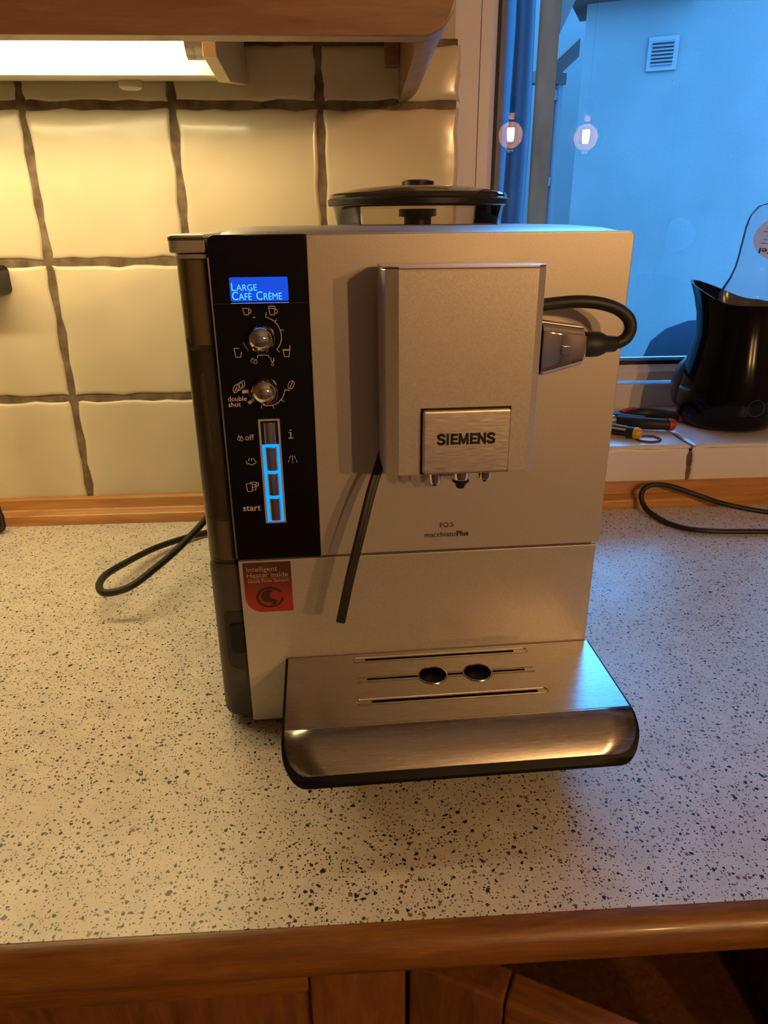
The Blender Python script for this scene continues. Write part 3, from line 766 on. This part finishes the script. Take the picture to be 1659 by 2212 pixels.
# --- printing on the silver fronts
text('model_lettering', [('EQ.5', 1)], .1298, .1489, .0086, -.0003, 'ink', cm)
text('model_lettering', [('macchiato', 1, 0.), ('Plus', 1, .022)], .1198, .1422, .0288, -.0003, 'ink', cm)
# --- sticker
MT['sticker'] = mat('red_sticker', (.2, .03, .02), .45)
n, l, b = nt(MT['sticker'])
sx_ = n.new('ShaderNodeSeparateXYZ'); tc_ = n.new('ShaderNodeTexCoord'); l.new(tc_.outputs['Object'], sx_.inputs[0])
mr_ = n.new('ShaderNodeMapRange'); mr_.inputs[1].default_value = .1305; mr_.inputs[2].default_value = .094
l.new(sx_.outputs['Z'], mr_.inputs[0])
l.new(ramp(MT['sticker'], mr_.outputs[0], [(.25, (.075, .022, .016)), (.8, (.34, .035, .014))]), b.inputs['Base Color'])
st = prism('sticker', rrect(.0026, .0331, .0938, .1300, (.011, 0, 0, 0), 8), 'y', -.0005, -.0003, 'sticker', cm, smooth=False)
st['label'] = 'red and brown sticker'
MT['sticker_print'] = mat('sticker_print', (.50, .34, .26), .5)
text('sticker_lettering', [('Intelligent', 1)], .0048, .1237, .0196, -.0006, 'sticker_print', st)
text('sticker_lettering', [('Heater inside', 1)], .0048, .1194, .0262, -.0006, 'sticker_print', st)
text('sticker_lettering', [('Sense Flow System', 1)], .0050, .1157, .0262, -.0006, 'sticker_print', st)
strokes('sticker_line', [[(.0048, .1183), (.0312, .1183)]], .00018, -.0006, 'sticker_print', st)
MT['sticker_dark'] = mat('sticker_dark_print', (.045, .012, .010), .5)
# round S emblem: a ring and a swirl
ex, ez = .0184, .1046
def swirl(name, pts):
    link(name, data([(a, -.0006, b_) for a, b_ in pts], [tuple(range(len(pts)))]), 'sticker_dark', st)
rp = []; ri = []
for k in range(41):
    a = 2 * math.pi * k / 40 + .55
    w_ = .0010 * (1 - .75 * abs(math.cos((a - .55) / 2 + math.pi / 2)) ** .8) if k in (0, 40) else .0011
    rp.append((ex + .0090 * math.cos(a), ez + .0076 * math.sin(a))); ri.append((ex + (.0090 - w_ - .0006) * math.cos(a), ez + (.0076 - w_ - .0003) * math.sin(a)))
P4 = [(a, -.0006, b_) for a, b_ in rp] + [(a, -.0006, b_) for a, b_ in ri]
link('emblem_ring', data(P4, [(k, k + 1, 42 + k, 41 + k) for k in range(36)]), 'sticker_dark', st)
c1 = [(ex - .0005 + .0052 * math.cos(math.radians(a)), ez + .0008 + .0048 * math.sin(math.radians(a))) for a in range(60, 251, 12)]
c2 = [(ex - .0005, ez - .0034), (ex + .0030, ez - .0040), (ex + .0015, ez - .0056), (ex - .0010, ez - .0058), (ex + .0035, ez - .0052), (ex + .0052, ez - .0026), (ex + .0010, ez - .0010), (ex - .0002, ez + .0012), (ex + .0008, ez + .0030)]
swirl('emblem_swirl', c1 + c2)

# --- drip tray
tr = prism('drip_tray', [(-.0003, .0480), (-.070, .0480), (-.080, .0440), (-.090, .0380), (-.0930, .0350), (-.0900, .0330), (-.084, .0300), (-.065, .018), (-.0003, .012)], 'x', .050, .214, 'tray_black', cm, angle=30)
TX0, TX1, TZ = .0275, .2358, .0572
def traylip(y):
    """height of the tray surface: flat, then rolling down to the front"""
    if y > -.074: return TZ
    t = min(1.15, (-.074 - y) / .022)
    return TZ - .0165 * t ** 1.8
# rim: outline following the plate, black
outl = [(TX0 - .0018, -.0004), (TX0 - .0018, -.0845)]
for k in range(1, 9):
    t = math.radians(180 + 90 * k / 8); outl.append((TX0 - .0018 + .014 + .014 * math.cos(t), -.0845 + .0140 * math.sin(t)))
for k in range(0, 9):
    t = math.radians(270 + 90 * k / 8); outl.append((TX1 + .0018 - .014 + .014 * math.cos(t), -.0845 + .0140 * math.sin(t)))
outl += [(TX1 + .0018, -.0004)]
def slab(name, outline, dz_top, dz_bot, m, parent):
    """fill an outline with rows in y so that it can follow the lip"""
    ysr = sorted({round(p[1], 5) for p in outline} | {round(-.074 - .002 * k, 5) for k in range(12)} | {-.02 * k for k in range(4)}, reverse=True)
    ymin = min(p[1] for p in outline)
    rows = []
    for y in ysr:
        if y < ymin or y > outline[0][1]: continue
        xs_ = []
        n__ = len(outline)
        for i in range(n__ - 1):
            a, b_ = outline[i], outline[i + 1]
            lo_, hi_ = min(a[1], b_[1]), max(a[1], b_[1])
            if lo_ - 1e-9 <= y <= hi_ + 1e-9:
                if hi_ - lo_ < 1e-9: xs_ += [a[0], b_[0]]
                else: xs_.append(a[0] + (b_[0] - a[0]) * (y - a[1]) / (b_[1] - a[1]))
        if xs_: rows.append((y, min(xs_), max(xs_)))
    vs_, fs = [], []
    for (y, a, b_) in rows:
        z = traylip(y)
        for i in range(9):
            x = a + (b_ - a) * i / 8
            vs_.append((x, y, z + (-.0062 if 2 <= i <= 6 and y > -.066 else dz_top)))
        for i in range(9): vs_.append((a + (b_ - a) * i / 8, y, z + dz_bot))
    R_ = len(rows)
    for j in range(R_ - 1):
        for i in range(8):
            a = j * 18 + i; fs.append((a, a + 18, a + 19, a + 1)); a += 9; fs.append((a, a + 1, a + 19, a + 18))
        a = j * 18; fs.append((a, a + 9, a + 27, a + 18)); a += 8; fs.append((a, a + 18, a + 27, a + 9))
    for i in range(8):
        fs.append((i, i + 1, i + 10, i + 9)); a = (R_ - 1) * 18 + i; fs.append((a, a + 9, a + 10, a + 1))
    bm = bmesh.new(); bm.from_mesh(data(vs_, fs)); bmesh.ops.remove_doubles(bm, verts=bm.verts, dist=1e-7)
    return link(name, from_bm(bm), m, parent, True, 40)
rim = slab('tray_rim', outl, -.0012, -.0032, 'tray_black', tr)
# steel plate: pierced flat field + rolled lip + two side strips, one mesh
def fill_holes(outline, holes, z):
    cu = bpy.data.curves.new('c', 'CURVE'); cu.dimensions = '2D'; cu.fill_mode = 'BOTH'
    for pl in [outline] + holes:
        sp = cu.splines.new('POLY'); sp.points.add(len(pl) - 1); sp.use_cyclic_u = True
        for k, p in enumerate(pl): sp.points[k].co = (p[0], p[1], 0, 1)
    ob = bpy.data.objects.new('c', cu); COL.objects.link(ob)
    dg = bpy.context.evaluated_depsgraph_get()
    me = bpy.data.meshes.new_from_object(ob.evaluated_get(dg))
    bpy.data.objects.remove(ob); bpy.data.curves.remove(cu)
    V = [(v.co.x, v.co.y, z) for v in me.vertices]; F_ = [tuple(p.vertices) for p in me.polygons]
    bpy.data.meshes.remove(me); return V, F_
def slot(x0, x1, y, w): return rrect(x0, x1, y - w / 2, y + w / 2, w / 2 * .98, 5)
SL = [(.0712, .1910, -.0085), (.0708, .1912, -.0305), (.0708, .1915, -.0535)]
HO = [(.1218, .0088), (.1515, .0088)]
op = [slot(.0790, .1815, SL[0][2] - .0004, .0024), slot(.0800, .1850, SL[2][2] - .0004, .0026)]
# middle slot with two round holes: one outline
mid = [(.0790, -.0315)]
def circ(cx, r, a0, a1, n=12): return [(cx + r * math.cos(math.radians(a0 + (a1 - a0) * k / n)), -.0305 + r * math.sin(math.radians(a0 + (a1 - a0) * k / n)) * 1.0) for k in range(n + 1)]
mid += circ(HO[0][0], .0088, 187, 353) + circ(HO[1][0], .0088, 187, 353) + [(.1830, -.0315), (.1830, -.0297)] + circ(HO[1][0], .0088, 6, 174) + circ(HO[0][0], .0088, 6, 174) + [(.0790, -.0297)]
V, F_ = fill_holes([(TX0, -.0015), (TX1, -.0015), (TX1, -.074), (TX0, -.074)], op + [mid], TZ)
V = list(V); F_ = list(F_)
lipo = [(TX0, -.074), (TX0, -.083)]
for k in range(1, 9):
    t = math.radians(180 + 90 * k / 8); lipo.append((TX0 + .013 + .013 * math.cos(t), -.083 + .013 * math.sin(t)))
for k in range(0, 9):
    t = math.radians(270 + 90 * k / 8); lipo.append((TX1 - .013 + .013 * math.cos(t), -.083 + .013 * math.sin(t)))
lipo += [(TX1, -.083), (TX1, -.074)]
yr = [-.074 - .0015 * k for k in range(7)] + sorted({round(p[1], 5) for p in lipo if p[1] < -.0833}, reverse=True)
for y in yr:
    if y > -.083: a, b_ = TX0, TX1
    else:
        q = math.sqrt(max(0, 1 - min(1, (-.083 - y) / .013) ** 2)); a = TX0 + .013 - .013 * q; b_ = TX1 - .013 + .013 * q
    for i in range(13): V.append((a + (b_ - a) * i / 12, y, traylip(y)))
b0 = len(V) - 13 * len(yr)
for j in range(len(yr) - 1):
    for i in range(12):
        a = b0 + j * 13 + i; F_.append((a, a + 13, a + 14, a + 1))
me = data(V, F_)
bm = bmesh.new(); bm.from_mesh(me); bmesh.ops.recalc_face_normals(bm, faces=bm.faces)
if sum(f_.normal.z * f_.calc_area() for f_ in bm.faces) < 0: bmesh.ops.reverse_faces(bm, faces=bm.faces)
me = bpy.data.meshes.new('mesh'); bm.to_mesh(me); bm.free()
plate = link('drip_plate', me, 'tray_steel', tr, True, 40)
for p in me.polygons:
    if p.center.y > -.0735: p.use_smooth = False
so = plate.modifiers.new('sheet', 'SOLIDIFY'); so.thickness = .0009; so.offset = -1
plate['label'] = 'brushed steel drip plate'
for q_, (x0, x1, y) in enumerate(SL):
    o_ = slot(x0, x1, y, .0050)
    if q_ == 1:   # the middle bead is interrupted by the two round holes
        for sy in (-1, 1):
            for a, b_ in ((x0 + .002, HO[0][0] - .0098), (HO[0][0] + .0098, HO[1][0] - .0098), (HO[1][0] + .0098, x1 - .002)):
                tube('slot_bead', [(a, y + sy * .0024, TZ - .0001), (b_, y + sy * .0024, TZ - .0001)], .00065, 'tray_steel', plate, 6, 0, True)
        continue
    tube('slot_bead', [(a, b_, TZ - .0001) for a, b_ in o_] + [(o_[0][0], o_[0][1], TZ - .0001)], .00065, 'tray_steel', plate, 6, 0, False)
for (hx, r) in HO:
    tube('hole_bead', [(hx + (r + .0006) * math.cos(2 * math.pi * k / 32), -.0305 + (r + .0006) * math.sin(2 * math.pi * k / 32), TZ) for k in range(33)], .0006, 'tray_steel', plate, 6, 0, False)

# ================================================================== on the sill
SZ = .0758
jug = thing('black_jug', 'black kettle jug with a pouring lip standing on the window sill', 'jug', (.5105, .094, SZ))
# body of revolution whose mouth is drawn out into a lip on the left
prof = [(.0, .0), (.048, .0), (.056, .003), (.063, .012), (.0665, .028), (.066, .045), (.0625, .068), (.0575, .092), (.0525, .116), (.0495, .136), (.0485, .150), (.0490, .160)]
seg = 48
vs_, fs = [], []
def lipf(t, p=3.): return max(0., math.cos(t - math.pi + .70)) ** p
inner = [(.0455, .159), (.045, .140), (.046, .118), (.050, .095)]
allp = prof + inner
for i, (r, h) in enumerate(allp):
    for k in range(seg):
        t = 2 * math.pi * k / seg
        hh = h / .16
        e = lipf(t) * max(0, (hh - .74) / .26) ** 1.3 if h > .118 else 0
        rr_ = r + .0205 * e
        zz = h + .0215 * (lipf(t, 2.0) * max(0, (hh - .74) / .26) ** 1.3 if h > .118 else 0) - (.003 * (1 - lipf(t)) if h > .155 else 0)
        vs_.append((rr_ * math.cos(t), rr_ * math.sin(t), zz))
for i in range(len(allp) - 1):
    for k in range(seg):
        a = i * seg + k; b_ = i * seg + (k + 1) % seg; fs.append((a, b_, b_ + seg, a + seg))
bm = bmesh.new(); bm.from_mesh(data(vs_, fs)); bmesh.ops.remove_doubles(bm, verts=bm.verts, dist=1e-7)
link('jug_body', from_bm(bm), mat('black_jug_gloss', (.004, .004, .005), .12, spec=.16), jug, True, 50)
lathe('jug_floor', [(.0, .093), (.0500, .093), (.0500, .096), (.0, .096)], (0, 0, 0), 'black_plastic', jug, 32)
tube('jug_handle', [(.052, .030, .140), (.082, .045, .136), (.096, .054, .110), (.092, .051, .070), (.074, .041, .038), (.060, .034, .030)], .0085, 'black_plastic', jug, 12, 6)
# swollen grip rib on the window side of the body
vs_, fs = [], []
lathe('jug_bulge', [(.0, .012), (.012, .014), (.021, .024), (.0255, .042), (.0245, .058), (.018, .076), (.008, .088), (.0, .090)], (-.042, .026, 0), mat('dark_jug_base', (.022, .022, .028), .4), jug, 28)
MT['emblem_grey'] = mat('faint_grey_print', (.05, .05, .055), .5)
strokes('round_emblem', [[(.0105 * math.cos(a), .036 + .0105 * math.sin(a)) for a in [2 * math.pi * k / 24 for k in range(25)]]], .0006, -.0669, 'emblem_grey', jug)

bt = thing('clear_bottle', 'clear empty plastic bottle with a white label, upside down in the black jug', 'bottle', (.5020, .092, SZ), 0)
bt.rotation_euler = (0, math.radians(5), 0)
lathe('bottle_body', [(.0, .100), (.0105, .100), (.0112, .118), (.017, .127), (.030, .138), (.040, .150), (.0420, .158), (.0395, .170), (.0335, .184), (.0302, .197), (.0295, .210), (.0295, .244), (.0275, .257), (.021, .268), (.011, .2735), (.0, .2745)], (0, 0, 0), 'bottle', bt, 40, squash=.72)
lathe('bottle_cap', [(.0, .0972), (.0125, .0972), (.0130, .1002), (.0130, .1152), (.0, .1152)], (0, 0, 0), mat('dark_cap', (.03, .035, .05), .4), bt, 24)
MT['label_white'] = glassy('white_bottle_label', (.62, .60, .66), 1.08, .3, .6, (.80, .79, .86))
lab = [(-.010 + .030 * math.cos(2 * math.pi * k / 28), .2585 + .040 * math.sin(2 * math.pi * k / 28)) for k in range(28)]
def on_bottle(x): return -(.72 * math.sqrt(max(1e-6, .0296 ** 2 - x * x)) + .0008)
bm = bmesh.new()
rows = []
for j in range(13):
    z = .2095 + .048 * j / 12; hw = .0235 * math.sqrt(max(0, 1 - ((z - .2335) / .0242) ** 2)) + .0004
    rows.append([bm.verts.new((-.001 + hw * (2 * i / 8 - 1), on_bottle(-.001 + hw * (2 * i / 8 - 1)), z)) for i in range(9)])
for j in range(12):
    for i in range(8): bm.faces.new((rows[j][i], rows[j][i + 1], rows[j + 1][i + 1], rows[j + 1][i]))
lb_ = link('bottle_label', from_bm(bm), 'label_white', bt, True)
lt_ = text('label_lettering', [('Vel', 1)], -.0005, .2215, .0170, -.0290, 'ink', lb_, height=.0062, bold=.015, flip=True)
MT['fine_print'] = mat('fine_grey_print', (.22, .22, .27), .6)
fp_ = strokes('label_fine_print', [[(-.0175 + .002 * (k % 3) + .003 * i, .2270 + .0042 * k), (-.0150 + .002 * (k % 3) + .003 * i, .2270 + .0042 * k)] for k in range(6) for i in range(8)], .0009, -.0292, 'fine_print', lb_)
for o_ in (lt_, fp_):   # lay the print on the curved label
    for v in o_.data.vertices: v.co.y = on_bottle(v.co.x) - .0006

# pliers: jaws to the left, two dipped handles
pl = thing('pliers', 'red and black handled pliers lying on the window sill', 'pliers', (.362, .0975, SZ))
MT['tool_steel'] = mat('tool_steel', (.55, .55, .57), .3, 1.)
MT['red_grip'] = mat('red_grip', (.48, .025, .025), .45)
def flat_tube(name, pts, m, w, h, parent):
    return tube(name, pts, 1., m, parent, 12, 5, True, section=[(w * math.cos(a), h * math.sin(a)) for a in [2 * math.pi * k / 12 for k in range(12)]])
tube('jaw', [(-.050, .004, .006), (-.03, .006, .007), (-.010, .006, .008), (.004, .002, .008)], lambda t: .0030 + .004 * t, 'tool_steel', pl, 10, 4)
tube('jaw', [(-.050, -.002, .006), (-.03, -.005, .007), (-.010, -.006, .008), (.004, -.002, .008)], lambda t: .0030 + .004 * t, 'tool_steel', pl, 10, 4)
lathe('rivet', [(.0, .0), (.0075, .0), (.008, .003), (.008, .014), (.006, .0155), (.0, .0155)], (.002, 0, 0), 'black_plastic', pl, 20)
h1 = tube('handle', [(.004, .006, .008), (.020, .020, .0085), (.048, .027, .0085), (.072, .018, .0085), (.088, .003, .0085)], lambda t: .0052 + .0016 * math.sin(t * 3.1), 'black_soft', pl, 12, 6)
tube('grip_inlay', [(.012, .0145, .0120), (.022, .0215, .0128), (.036, .0265, .0128)], .0040, 'red_grip', h1, 10, 6)
lathe('grip_end', [(.0, .0), (.0068, .0), (.0076, .003), (.0070, .009), (.004, .0115), (.0, .012)], (.086, .0015, .0085), 'red_grip', h1, 18, 'x')
h2 = tube('handle', [(.000, -.004, .0085), (.008, -.014, .0085), (.022, -.025, .0085), (.040, -.032, .0085), (.056, -.037, .0085)], lambda t: .0064 + .0014 * math.sin(t * 3.1), 'black_soft', pl, 12, 6)
tube('grip_inlay', [(.004, -.007, .0135), (.014, -.017, .0142), (.028, -.0255, .0145)], .0032, mat('grey_grip', (.06, .06, .07), .5), h2, 10, 6)
lathe('grip_end', [(.0, .0), (.0074, .0), (.0080, .003), (.0075, .007), (.0045, .0095), (.0, .010)], (.0545, -.0372, .0085), 'red_grip', h2, 18, 'x')

sd_ = thing('screwdriver', 'small screwdriver with a yellow end cap on the window sill', 'screwdriver', (.3605, .0285, SZ + .0078), math.radians(141))
lathe('handle', [(.0, .0), (.0066, .0), (.0072, .004), (.0066, .012), (.0070, .024), (.0068, .050), (.0045, .060), (.0, .061)], (0, 0, 0), mat('navy_handle', (.015, .018, .03), .4), sd_, 20, 'x')
lathe('end_cap', [(.0, -.0065), (.0050, -.0060), (.0072, -.0035), (.0076, .0), (.0072, .003), (.0, .003)], (-.0022, 0, 0), mat('yellow_cap', (.72, .47, .01), .4), sd_, 24, 'x')
for a in (0.6, 1.6, 2.7, 4.2, 5.2):
    tube('grip_stripe', [(.010, .0064 * math.cos(a), .0064 * math.sin(a)), (.030, .0068 * math.cos(a), .0068 * math.sin(a)), (.048, .0064 * math.cos(a), .0064 * math.sin(a))], .0012, bpy.data.materials['yellow_cap'], sd_, 6, 3)
lathe('shaft', [(.0, .060), (.0022, .060), (.0022, .115), (.0012, .122), (.0, .122)], (0, 0, 0), 'tool_steel', sd_, 12, 'x')

rg = tube('rubber_band', [(.3765 + .0150 * math.cos(2 * math.pi * k / 24) + (.002 if k == 3 else 0), .0235 + .0135 * math.sin(2 * math.pi * k / 24), SZ + .0015) for k in range(25)], .0013, mat('dark_red_rubber', (.16, .035, .035), .6), None, 8, 2, False)
tag(rg, 'dark red rubber band lying on the window sill beside the screwdriver', 'rubber band')

# ================================================================== cables
c1_ = tube('loose_cable', [(1.2, -.06, .0045), (.85, -.045, .0045), (.62, -.080, .0045), (.545, -.062, .0045), (.5008, -.0543, .006), (.455, -.040, .012), (.428, -.0285, .019), (.395, -.0235, .030), (.374, -.0225, .0335), (.3610, -.0225, .0300), (.3560, -.0240, .0200), (.3590, -.0320, .0080), (.3640, -.0480, .0042), (.3740, -.0770, .0038), (.4015, -.0960, .0038), (.4721, -.1040, .0038), (.60, -.110, .0038), (.85, -.09, .0038), (1.2, -.12, .0038)], .0031, 'black_soft', None, 10, 8)
tag(c1_, 'black cable looped on the worktop against the wooden strip, right of the machine', 'cable')
c2_ = tube('power_cable', [(-.075, -.028, .045), (-.105, -.034, .008), (-.1581, -.0585, .0050), (-.1828, -.0776, .0065), (-.2093, -.1130, .0105), (-.2271, -.1659, .0180), (-.2331, -.1958, .0220), (-.2290, -.2228, .0250), (-.2174, -.2386, .0270), (-.1978, -.2343, .0300), (-.1826, -.2105, .0340), (-.1644, -.1722, .0400), (-.1418, -.1251, .0550), (-.128, -.078, .074), (-.112, -.036, .085), (-.080, -.028, .088)], .0034, 'black_soft', None, 10, 8)
tag(c2_, 'black power cable looping out from behind the machine on its left', 'cable')
bx = thing('wall_box', 'black rounded box on the tiled wall at the left edge of the photo', 'box', (-.3805, 0, .277))
prism('box_body', rrect(-.035, .0305, -.0145, .0150, .006, 5), 'y', -.034, .0028, 'black_plastic', bx, bevel=.003)
prism('box_front', rrect(-.031, .0265, -.0110, .0115, .004, 5), 'y', -.0352, -.0342, 'dark_grey', bx)
c3_ = tube('hanging_cable', [(-.389, -.018, .262), (-.388, -.024, .20), (-.3885, -.028, .14), (-.3925, -.030, .09), (-.401, -.030, .055), (-.4025, -.030, .03), (-.4005, -.0310, .015), (-.405, -.036, .0042), (-.45, -.05, .0038), (-.7, -.06, .0038), (-1.1, -.05, .0038)], .0034, 'black_soft', None, 10, 8)
tag(c3_, 'black cable hanging from the wall box at the far left edge', 'cable')
